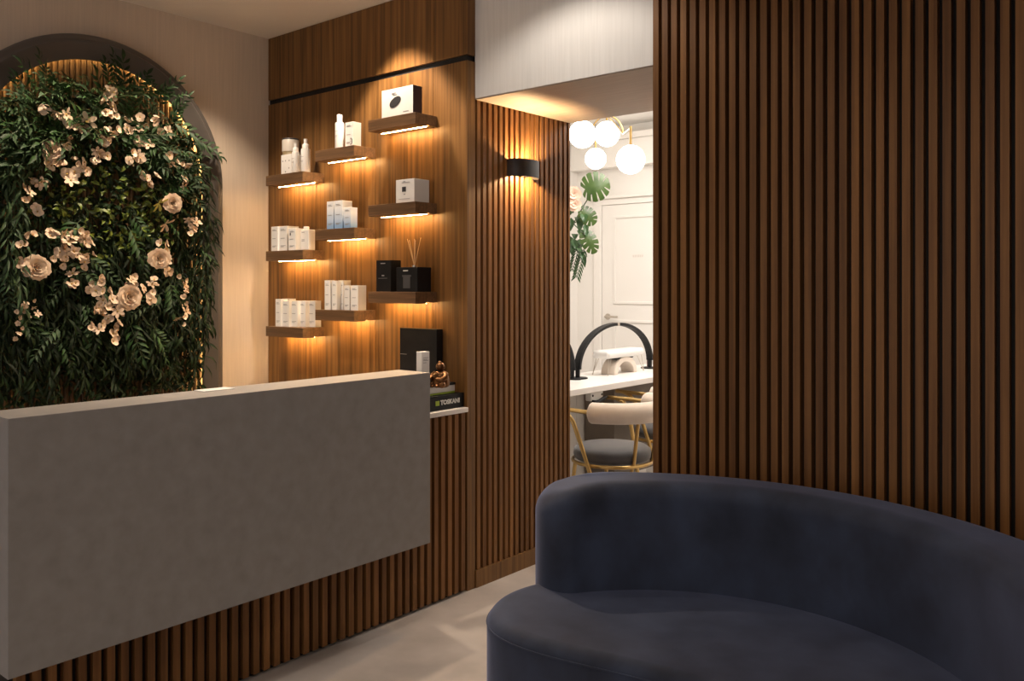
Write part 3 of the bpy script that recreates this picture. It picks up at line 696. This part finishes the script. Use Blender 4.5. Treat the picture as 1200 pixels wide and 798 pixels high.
def spray(px_,py_,n,sx,sy,label,kinds=(0,1,3,4),sc=1.0,x=PX,group=None):
    c=on_x(px_,py_,x+.02); th=thing('blossom_spray',label,'artificial flower',tuple(c),group)
    st=MB(); pos=[]; n=n if n==1 else int(n*1.45+.5)
    for k in range(n):
        y=random.uniform(-1,1)*sx*.0043; z=random.uniform(-1,1)*sy*.0043 if n>1 else 0
        if sy>sx*1.6: z=(1-2*(k+.5)/n)*sy*.0043
        pos.append(Vector((random.uniform(-.012,.02),y,z)))
    for p in pos:
        st.tube([c+Vector((-.07,p.y*.3,p.z*.4+.02)),c+Vector((-.03,p.y*.7,p.z*.8+.01)),c+p],.0012,5)
    st.build('stem',M['stem'],th)
    for p in pos:
        o=bpy.data.objects.new('blossom',random.choice([BM[k] for k in kinds])); COL.objects.link(o); o.parent=th
        d=Vector((1,random.gauss(0,.75),random.gauss(.1,.75))).normalized(); o.rotation_mode='QUATERNION'
        o.rotation_quaternion=d.to_track_quat('Z','Y'); o.location=p; s=random.uniform(.85,1.2)*sc; o.scale=(s,s,s)
    return th
SPR=[(57,133,2,6,5,'pair of cream blossoms near the top left of the arch'),(75,139,2,5,4,'small cream blossoms left of the star lily at the top'),
(104,142,1,1,1,'single cream star lily near the top of the flower band'),(128,108,4,6,7,'topmost cream blossom cluster of the arch'),(124,127,5,9,8,'cream cluster just under the topmost cluster'),
(145,146,4,9,7,'cream ruffled blossoms left of the big cluster at the upper right'),(172,145,4,10,8,'big cream cluster at the upper right of the arch'),(192,150,2,5,5,'cream blossom pair under the long sage sprig'),
(124,161,5,10,7,'cream cluster in the middle of the upper band'),(168,166,4,8,8,'cream blossoms below the big upper right cluster'),(68,165,3,9,7,'broad cream petals at the left of the upper band'),
(90,152,3,8,8,'cream buds beneath the star lily'),(155,184,4,9,6,'cream cluster at the right of the lower edge of the band'),(100,194,5,10,8,'ruffled cream cluster at the middle of the lower edge of the band'),
(64,195,4,9,7,'cream cluster left of the ruffled one'),(82,207,2,6,7,'cream blossoms hanging under the ruffled cluster'),(43,211,3,7,5,'cream blossoms at the left end of the band'),
(34,234,4,7,13,'cream blossoms trailing down at the left edge of the arch'),(172,212,4,9,10,'large cream lily cluster right of centre'),(200,187,3,7,6,'cream blossoms at the right end of the band'),
(218,190,2,5,5,'cream buds beside the right edge of the arch'),(216,213,3,6,8,'cream buds strung along the right edge of the arch'),
(122,184,3,8,5,'small cream blossoms between the ruffled and right clusters'),(66,273,4,10,5,'cream blossoms topping the big cluster at lower left'),(82,292,7,14,12,'big cream cluster right of the left rose'),
(104,280,4,9,8,'cream blossoms at the right top of the big left cluster'),(98,305,4,8,9,'cream cupped blossoms at the right of the big left cluster'),(68,302,3,6,8,'cream blossoms touching the left rose'),
(88,328,3,6,8,'cream blossoms dropping below the big left cluster'),(26,312,3,5,9,'cream buds left of the left rose'),(26,285,3,8,8,'pale cream tulip-like blossoms at far left'),
(110,334,4,9,8,'cream blossoms at the top of the middle trailing spray'),(117,352,6,10,12,'cream blossoms in the body of the middle trailing spray'),(113,376,4,9,9,'cream blossoms at the foot of the middle trailing spray'),
(135,360,5,6,14,'cream blossoms trailing left of the centre rose'),(136,389,4,6,11,'lowest cream blossoms of the arch'),(152,328,3,7,4,'cream blossoms on top of the centre rose'),
(173,340,4,7,12,'cream blossoms right of the centre rose'),(190,290,3,6,5,'cream blossoms above the right rose'),(196,312,2,4,6,'cream buds below the right rose'),
(224,266,4,6,10,'cream blossoms along the right edge of the greenery'),(212,344,6,6,22,'cream blossoms in a trailing string at the lower right'),(212,378,2,4,6,'last cream buds of the lower right string'),
(36,362,4,6,10,'cream blossoms hanging low at the left'),(22,378,5,4,18,'thin string of tiny cream buds at far left')]
for s in SPR:
    spray(s[0],s[1],s[2],s[3],s[4],s[5],(2,) if s[2]==1 else (0,1,3,4,2,1), 1.55 if s[2]==1 else (.55 if s[0]<40 and s[1]>350 else .85 if s[0]>205 else 1.0))
def rose(px_,py_,r,label):
    c=on_x(px_,py_,PX+.03); th=thing('rose',label,'artificial flower',tuple(c)); mb=MB()
    for (n,rb,rt,h,lip,off) in ((3,.05,.16,.78,.00,0),(3,.10,.30,.80,.04,.5),(4,.16,.46,.74,.10,.2),(5,.22,.64,.60,.18,.9),(5,.30,.84,.42,.24,.4),(6,.34,1.0,.22,.26,0)):
        for k in range(n):
            a0=2*PI*k/n+off+random.uniform(-.12,.12); hw=PI/n*1.30; rows=[]; kr=random.uniform(.90,1.10); kh=random.uniform(.88,1.12); out=(0,0,.0,.03,.16,.30)
            for i in range(6):
                t=i/5; rad=(rb+(rt-rb)*math.sin(t*PI/2)**1.2)*kr+lip*out[i]*2.2; z=h*kh*(t if i<5 else .93)-lip*out[i]*.6; w=hw*(.45,.8,1,1.02,.86,.42)[i]
                rows.append([Vector((rad*(1+.10*(abs(j)/2)**2)*math.cos(a0+w*j/2),rad*(1+.10*(abs(j)/2)**2)*math.sin(a0+w*j/2),z-(.07*abs(j)/2 if i>2 else 0)))*r for j in (-2,-1,0,1,2)])
            vs=[p for row in rows for p in row]; mb.add(vs,[(i*5+j,i*5+j+1,i*5+5+j+1,i*5+5+j) for i in range(5) for j in range(4)])
    q=Vector((1,random.uniform(-.25,.1),random.uniform(-.1,.25))).to_track_quat('Z','Y').to_matrix().to_4x4()
    mb.v=[tuple(c+(q@Vector(p))) for p in mb.v]
    mb.build('petals',M['petal'],th,smooth=True)
    MB().tube([c+Vector((-.09,0,-.05)),c+Vector((-.04,0,-.025)),c],.0022,6).build('stem',M['stem'],th)
rose(42,314,0.045,'cream rose at the left of the big left cluster')
rose(151,348,0.048,'cream rose low in the centre of the arch')
rose(186,303,0.042,'cream rose right of centre, the higher of the lower pair')
rose(202,238,0.036,'cream rose near the right edge of the arch')
rose(60,176,0.034,'cream rose half hidden in the upper left of the band')
# yellow lily lit from behind
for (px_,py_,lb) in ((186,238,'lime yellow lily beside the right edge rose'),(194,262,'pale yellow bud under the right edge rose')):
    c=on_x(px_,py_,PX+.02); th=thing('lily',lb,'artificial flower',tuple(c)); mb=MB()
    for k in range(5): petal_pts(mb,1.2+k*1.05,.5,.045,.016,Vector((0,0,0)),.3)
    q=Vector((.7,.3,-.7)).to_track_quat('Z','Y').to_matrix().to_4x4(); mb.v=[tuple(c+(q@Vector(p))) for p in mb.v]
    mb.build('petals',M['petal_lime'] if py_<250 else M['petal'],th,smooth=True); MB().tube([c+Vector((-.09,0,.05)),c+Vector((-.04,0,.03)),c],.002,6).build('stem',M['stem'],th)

# ---------------------------------------------------------------- studio: table, chairs, lamps
TX=-2.64; TY0,TY1=3.47,5.25
tb=thing('manicure_table','long white manicure table seen through the passage','table',(TX-.25,4.4,0))
MB().box(TX-.48,TX,TY0,TY1,.715,.75).build('tabletop',M['white_top'],tb,bevel=.003)
mb=MB(); x=TX-.46
y=TY0+.02
while y<4.42: mb.box(TX-.47,TX-.45,y,y+.107,0,.715); y+=.11
mb.build('back_panel',M['room_trim'],tb,bevel=.002)
MB().box(TX-.46,TX-.10,TY0+.002,TY0+.03,0,.715).build('leg_panel',M['white_top'],tb)
MB().box(TX-.46,TX-.06,TY1-.03,TY1,0,.715).build('leg_panel',M['white_top'],tb)
MB().box(TX-.44,TX-.22,4.44,5.0,.12,.715).build('drawer_unit',noise_mat('taupe_board',(.16,.13,.10),(.2,.165,.13),(1,1,1),8,.6,3),tb,bevel=.002)
# under-table fitting
q=on_x(697,464,TX-.03)
th=thing('socket_bracket','white fitting with a black strip under the table edge','bracket',(q.x,q.y,.715))
MB().box(q.x-.03,q.x+.01,q.y-.05,q.y+.07,.665,.7145).build('housing',M['plastic'],th,bevel=.006)
MB().tube([(q.x+.016,q.y-.045,.668),(q.x+.02,q.y+.0,.655),(q.x+.018,q.y+.06,.672),(q.x+.016,q.y+.10,.678)],[.006,.011,.011,.006],8).build('strap',M['black'],th,smooth=True)
for dy in (-.035,.055): MB().lathe([(.006,0),(.006,.003)],(q.x+.010,q.y+dy,.695),10,Matrix.Rotation(PI/2,3,'Y')).build('screw',M['black'],th)

# half-moon lamp
def moon_lamp(yc,half,h,label,first=True):
    LX=-2.935; th=thing('arch_lamp',label,'desk lamp',(LX,yc,.75),'half-moon desk lamps')
    for s in (-1,1):
        pts=[]
        mb=MB(); n=20; vs=[];fs=[]
        for i in range(n+1):
            t=i/n*(PI/2-.02); yy=yc+s*(half*math.cos(t)); zz=.75+.055+(h-.055)*math.sin(t)
            nr=Vector((s*math.cos(t)/half,math.sin(t)/h)).normalized()
            for (w,hh) in ((-.022,.0),(.022,.0),(.022,.018),(-.022,.018)):
                vs.append((LX+w,yy-nr.x*hh,zz-nr.y*hh))
        for i in range(n):
            for k in range(4): fs.append((i*4+k,i*4+(k+1)%4,i*4+4+(k+1)%4,i*4+4+k))
        fs+= [(3,2,1,0),tuple(n*4+k for k in range(4))]
        mb.add(vs,fs); mb.build('lamp_arm',M['black'],th,bevel=.002)
        yb=yc+s*(half-.009)
        MB().tube([(LX,yb,.756),(LX,yb,.806)],.014,12).build('stem',M['black'],th,smooth=True)
        MB().lathe([(.06,.0005),(.06,.006),(.056,.008)],(LX,yb,.75),28).build('foot_plate',M['black'],th,smooth=True)
    MB().box(LX-.024,LX+.024,yc-.012,yc+.012,.75+h-.020,.75+h+.002).build('hinge_clip',M['steel'],th,bevel=.002)
    return th
l1=moon_lamp(4.575,.425,.318,'black half-moon desk lamp spanning the white table')
copy_tree(l1,(-2.935,3.845,.75),'second black half-moon lamp, mostly hidden behind the slatted return',(1,.62,.98))
# hand rest on hairpin legs
hr=on_x(719,409,-2.93); hy,hz=4.60,.75
th=thing('hand_rest','white padded hand rest on thin wire legs under the lamp','hand rest',(-2.93,hy,.75))
mb=MB(); n=10
mb.box(-2.995,-2.865,hy-.215,hy+.215,.852,.902); c=mb.build('cushion',M['plastic'],th,bevel=.022,seg=6)
MB().box(-2.975,-2.885,hy-.10,hy+.10,.844,.8518).build('mount_plate',M['black'],th)
for sy in (-1,1):
    for sx in (-1,1):
        x=-2.93+sx*.045; y=hy+sy*.165
        MB().tube([(x-.012,y,.856),(x+sx*.01,y+sy*.045,.752),(x+sx*.012,y+sy*.047,.752),(x+.014,y+sy*.012,.856)],.0022,6).build('wire_leg',M['steel'],th)
# UV lamp: cream tunnel
th=thing('nail_dryer','cream tunnel shaped nail dryer below the hand rest','nail lamp',(-2.905,4.57,.75))
def tunnel(mb,cx,cy,ro,ri,L):
    n=18; vs=[];fs=[]
    for xx in (cx-L/2,cx+L/2):
        for r in (ro,ri):
            for k in range(n+1):
                q=PI*k/n; vs.append((xx,cy-r*math.cos(q)*1.15,.7505+.9*r*math.sin(q)))
    m=n+1
    for k in range(n):
        fs+=[(k,k+1,2*m+k+1,2*m+k),(m+k+1,m+k,3*m+k,3*m+k+1),(k+1,k,m+k,m+k+1),(2*m+k,2*m+k+1,3*m+k+1,3*m+k)]
    fs+=[(0,2*m,3*m,m),(n,m+n,3*m+n,2*m+n)]
    mb.add(vs,fs)
mb=MB(); tunnel(mb,-2.925,4.60,.118,.082,.10); mb.build('shell',M['cream_velvet'],th,bevel=.004,smooth=True)
# wine coloured bottle
q=on_x(757.5,425,-2.98)
th=thing('polish_bottle','small dark red bottle beside the far foot of the lamp','bottle',(-2.99,5.08,.75))
MB().lathe([(.016,.0005),(.018,.004),(.018,.05),(.012,.06),(.008,.064)],(-2.99,5.08,.75),18).build('body',M['wine'],th,smooth=True)
MB().lathe([(.009,.064),(.008,.105),(.006,.108)],(-2.99,5.08,.75),14).build('cap',M['black'],th,smooth=True)

# barrel chair
def chair(cx,cy,label):
    th=thing('barrel_chair',label,'chair',(cx,cy,0),'velvet chairs at the table')
    R=.2
    prof=[(.02,.395),(R-.012,.395),(R,.405),(R+.004,.425),(R,.450),(R-.02,.465),(R*.5,.474),(.02,.476)]
    MB().lathe(prof,(cx,cy,0),40).build('seat',M['grey_velvet'],th,smooth=True)
    mb=MB(); mb.tube([(cx+(R+.008)*math.cos(q),cy+(R+.008)*math.sin(q),.388) for q in [2*PI*k/40 for k in range(41)]],.0095,10); mb.build('seat_ring',M['brass'],th,smooth=True)
    RB=.275; A=[math.radians(-78+156*k/30) for k in range(31)]
    pts=[(cx+RB*math.cos(q),cy+RB*math.sin(q),.668) for q in A]
    t0=Vector(pts[0])-Vector(pts[1]); t0.normalize(); t1=Vector(pts[-1])-Vector(pts[-2]); t1.normalize()
    pts=[tuple(Vector(pts[0])+t0*.018)]+[tuple(Vector(pts[0])+t0*.010)]+pts+[tuple(Vector(pts[-1])+t1*.010),tuple(Vector(pts[-1])+t1*.018)]
    MB().tube(pts,[.032,.047]+[.053]*31+[.047,.032],20).build('backrest',M['cream_velvet'],th,smooth=True)
    for s in (-1,1):
        y=cy+s*RB*.985
        arm=[(cx+.07,y,.668),(cx-.06,y,.672),(cx-.20,cy+s*.26,.672)]
        MB().tube(arm,.011,10).build('arm',M['brass'],th,smooth=True)
        leg=[(cx-.20,cy+s*.26,.672),(cx-.15,cy+s*.268,.672),(cx-.10,cy+s*.268,.655),(cx-.065,cy+s*.262,.61),(cx-.03,cy+s*.245,.50),(cx+.0,cy+s*.225,.39),(cx+.05,cy+s*.20,.18),(cx+.09,cy+s*.185,.0)]
        MB().tube(leg,.0115,10).build('leg',M['brass'],th,smooth=True)
        MB().tube([(cx-.13,cy+s*.15,.388),(cx-.17,cy+s*.18,.0)],.0105,10).build('leg',M['brass'],th,smooth=True)
    for q in (-.45,.45):
        MB().tube([(cx+.25*math.cos(q),cy+.25*math.sin(q),.63),(cx+.205*math.cos(q),cy+.205*math.sin(q),.39)],.010,10).build('back_post',M['brass'],th,smooth=True)
    return th
ch=chair(-2.46,3.80,'charcoal seat brass chair with cream roll back, nearest in the passage view')
copy_tree(ch,(-2.58,4.60,0),'second brass chair further along the table, cut by the slatted wall')

# chandelier
th=thing('globe_chandelier','brass chandelier with four glowing opal globes in the white studio','chandelier',(-3.22,5.0,ZS))
def globe_at(px_,py_,d,r):
    u=(px_-600)/F; return Vector((d*(-SA+CA*u),d*(CA+SA*u),H+(HY-py_)/F*d)),r
GL=[globe_at(739,187,5.25,.088),globe_at(711.2,157,6.05,.089),globe_at(682.5,157.5,5.65,.090),globe_at(698,186,6.35,.078)]
rc=globe_at(712,157,5.72,0)[0]; RG=.105; ax=Vector((CA,SA,0))
MB().lathe([(.055,0),(.055,-.02),(.02,-.03)],(rc.x,rc.y,ZS),24).build('ceiling_rose',M['brass'],th,smooth=True)
MB().tube([(rc.x,rc.y,ZS-.02),(rc.x,rc.y,rc.z+RG*1.15)],.008,10).build('rod',M['brass'],th,smooth=True)
MB().tube([rc+ax*(RG*math.cos(q))+Vector((0,0,RG*1.15*math.sin(q))) for q in [PI*k/24 for k in range(25)]],.0055,8).build('hoop',M['brass'],th,smooth=True)
eL=rc-ax*RG; eR=rc+ax*RG
for (g,r),e in zip(GL,(eR,eR,eL,eL)):
    gl=MB(); gl.ball(g,r,n=32,m=20); gl.build('globe',M['globe'],th,smooth=True)
    top=g+Vector((0,0,r)); zarm=(top.z+.105 if g.z<2.15 else e.z+.11)
    if zarm<top.z+.02: zarm=top.z+.05
    MB().tube([tuple(top-Vector((0,0,.004))),(g.x,g.y,zarm+.012)],.0085,10).build('stem',M['brass'],th,smooth=True)
    MB().tube([(g.x,g.y,zarm),(e.x,e.y,zarm if abs(zarm-e.z)<.02 else e.z+.0)],.0055,8).build('arm',M['brass'],th,smooth=True)

# hanging floral arrangement on the studio side wall
def at_d(px_,py_,d):
    u=(px_-600)/F; return Vector((d*(-SA+CA*u),d*(CA+SA*u),H+(HY-py_)/F*d))
base=at_d(672,262,5.9)
wallp=Vector((XS,base.y,base.z+.1))
th=thing('hanging_plant','trailing arrangement of monstera leaves and blush flowers in the white studio','plant',tuple(wallp))
MB().box(XS+.0005,XS+.05,base.y-.12,base.y+.02,base.z+.0,base.z+.15).build('wall_planter',M['room_trim'],th,bevel=.008)
MB().tube([(XS+.05,base.y-.05,base.z+.12),tuple((wallp+base)/2+Vector((.0,0,.08))),tuple(base+Vector((0,0,.08)))],.008,8).build('stem',M['stem'],th,smooth=True)
def monstera(c,facing,tipdir,L,W,m=None,cuts=6):
    # heart shaped blade: lobes fan out from the midrib, open slits between them, a notch where the stalk joins
    f=Vector(facing).normalized(); u=Vector(tipdir); u=(u-f*u.dot(f)).normalized(); s=u.cross(f); mb=MB()
    def P(x,y): return c+s*x+u*y-f*(.35*(x*x+y*y)/L)
    mb.cur=0
    def rim(a):      # a: 0 = tip, PI = notch
        r=.5*L*(1+.10*math.cos(a)-.10*max(0,math.cos(a*1.0-PI))**6); return r*math.sin(a)*W/L*1.02, r*math.cos(a)
    for sd in (-1,1):
        for k in range(cuts):
            a0=.0+2.86*k/cuts; a1=2.86*(k+1)/cuts; gap=.13*(a1-a0)
            y_in0=L*(.36*math.cos(a0)); y_in1=L*(.36*math.cos(a1))
            vs=[];n=6
            for j in range(n+1):
                t=j/n; g=gap*min(1,max(0,(t-.38)/.12)) if k<cuts else 0
                ra=rim(a0+(g if k>0 else 0)); rb=rim(a1-g)
                ia=(0,y_in0*.8); ib=(0,y_in1*.8)
                bul=1+.0*t
                vs.append(P(sd*(ia[0]+(ra[0]-ia[0])*t),ia[1]+(ra[1]-ia[1])*t)); 
                rm=rim((a0+a1)/2); im=(0,(y_in0+y_in1)*.4); tt=t*(1.03 if j==n else 1)
                vs.append(P(sd*(im[0]+(rm[0]-im[0])*tt),im[1]+(rm[1]-im[1])*tt))
                vs.append(P(sd*(ib[0]+(rb[0]-ib[0])*t),ib[1]+(rb[1]-ib[1])*t))
            mb.add(vs,[(3*j+q,3*j+q+1,3*j+q+4,3*j+q+3) for j in range(n) for q in (0,1)])
    return mb
toc=Vector((.6,-.8,.0))
e1=at_d(695.5,219,5.7); mb=monstera(e1,toc,(.78,.6,.25),.205,.195,None); mb.tube([tuple(e1-Vector((.0,-.02,.0))),tuple(e1+(base-e1)*.5+Vector((-.02,.03,0))),tuple(base)],.004,6); mb.build('monstera_leaf',M['monstera'],th,smooth=True)
e2=at_d(688,252,5.75); mb=monstera(e2,toc+Vector((.3,0,.1)),(.5,.4,-.6),.15,.12,None); mb.tube([tuple(e2),tuple(base)],.004,6); mb.build('monstera_leaf',M['monstera'],th,smooth=True)
e3=at_d(690,281,5.72); mb=monstera(e3,toc+Vector((.2,0,.2)),(.35,.3,-1),.18,.115,None); mb.tube([tuple(e3),tuple(base)],.004,6); mb.build('monstera_leaf',M['monstera'],th,smooth=True)
mb=MB()
for k in range(26):
    p=at_d(random.uniform(666,686),random.uniform(240,300),random.uniform(5.75,6.0)); mb.leaf(p,(random.uniform(.1,.6),-.4,random.uniform(-1,.1)),(.6,-.7,.4),random.uniform(.07,.12),random.uniform(.04,.06))
mb.build('leaves',M['monstera_dark'],th,smooth=True)
mb=MB(); 
for (x0,y0,x1,y1) in ((684,292,675,326),(678,285,670,318)):
    a=at_d(x0,y0,5.8); b=at_d(x1,y1,5.8); mb.tube([tuple(a),tuple((a+b)/2+Vector((.01,0,0))),tuple(b)],.002,6)
    dd=(b-a).normalized()
    for j in range(9):
        p=a.lerp(b,j/9)
        for sgn in (1,-1): mb.leaf(p,dd+Vector((.55,.4,0))*sgn,(.6,-.8,.2),.06,.014)
mb.build('fern_frond',M['monstera_dark'],th,smooth=True)
for (x_,y_,r) in ((672,228,.05),(673,240,.045),(669,234,.045)):
    c=at_d(x_,y_,5.75); mb=MB()
    for ring,(n,rr,tl) in enumerate(((6,1,.4),(5,.75,.8),(4,.45,1.2))):
        for k in range(n): petal_pts(mb,2*PI*k/n+ring,tl,r*rr*1.1,r*rr*1.2,Vector((0,0,.004*ring)))
    q=Vector((.6,-.8,.1)).to_track_quat('Z','Y').to_matrix().to_4x4(); mb.v=[tuple(c+(q@Vector(p))) for p in mb.v]; mb.build('flower',M['pink'],th,smooth=True)
    
# ---------------------------------------------------------------- light
W=bpy.data.worlds.new('ambient_fill'); S.world=W; W.use_nodes=True
W.node_tree.nodes['Background'].inputs[0].default_value=(.97,.96,1,1); W.node_tree.nodes['Background'].inputs[1].default_value=1.25  # even background stands in for other room lights, tuned as frontal fill
def spot(name,loc,tgt,power,size,blend,col,r=.03):
    L=bpy.data.lights.new(name,'SPOT'); L.energy=power; L.spot_size=math.radians(size); L.spot_blend=blend; L.color=col; L.shadow_soft_size=r
    o=bpy.data.objects.new(name,L); COL.objects.link(o); o.location=loc; o.rotation_euler=(Vector(tgt)-Vector(loc)).to_track_quat('-Z','Y').to_euler(); return o
WW=(1,.80,.60)
spot('downlight_shelves',(-2.86,2.46,2.60),(-2.86,2.49,0),85,88,.35,WW)
spot('downlight_corner',(-3.48,2.20,2.60),(-3.50,2.22,0),48,96,.6,WW)
spot('downlight_arch',(-3.30,1.55,2.60),(-3.50,1.60,0),80,100,.6,WW)
spot('downlight_header',(-1.90,2.33,2.60),(-1.90,2.42,0),14,136,.4,(1,.90,.80))
for i,(x,y) in enumerate(((-1.9,1.0),(-.5,1.6),(.9,1.6),(-.6,.2),(.9,.2),(-2.3,-.6))):
    spot('room_fill_spot',(x,y,2.60),(x,y,0),19,130,.8,(1,.86,.72),.06)  # unseen spots added as general room fill, without fixtures
def area(name,loc,rot,sx,sy,power,col):
    L=bpy.data.lights.new(name,'AREA'); L.shape='RECTANGLE'; L.size=sx; L.size_y=sy; L.energy=power; L.color=col
    o=bpy.data.objects.new(name,L); COL.objects.link(o); o.location=loc; o.rotation_euler=rot; return o
area('studio_fill_light',(-2.2,4.6,2.60),(0,0,0),1.2,.8,58,(1,.93,.86))  # unseen area lamp added to brighten the studio

# ---------------------------------------------------------------- camera
cam=bpy.data.cameras.new('camera'); co=bpy.data.objects.new('camera',cam); COL.objects.link(co)
co.location=(0,0,H); co.rotation_euler=(PI/2,0,math.radians(39.6)); cam.sensor_width=36; cam.lens=36*F/1200; cam.shift_y=-(399-HY)/1200
cam.clip_start=.05
S.camera=co
S.view_settings.view_transform='Standard'; S.view_settings.look='None'; S.view_settings.gamma=1; S.view_settings.exposure=0.0; S.view_settings.use_curve_mapping=False
for o in S.objects:
    if '_o' in o: del o['_o']
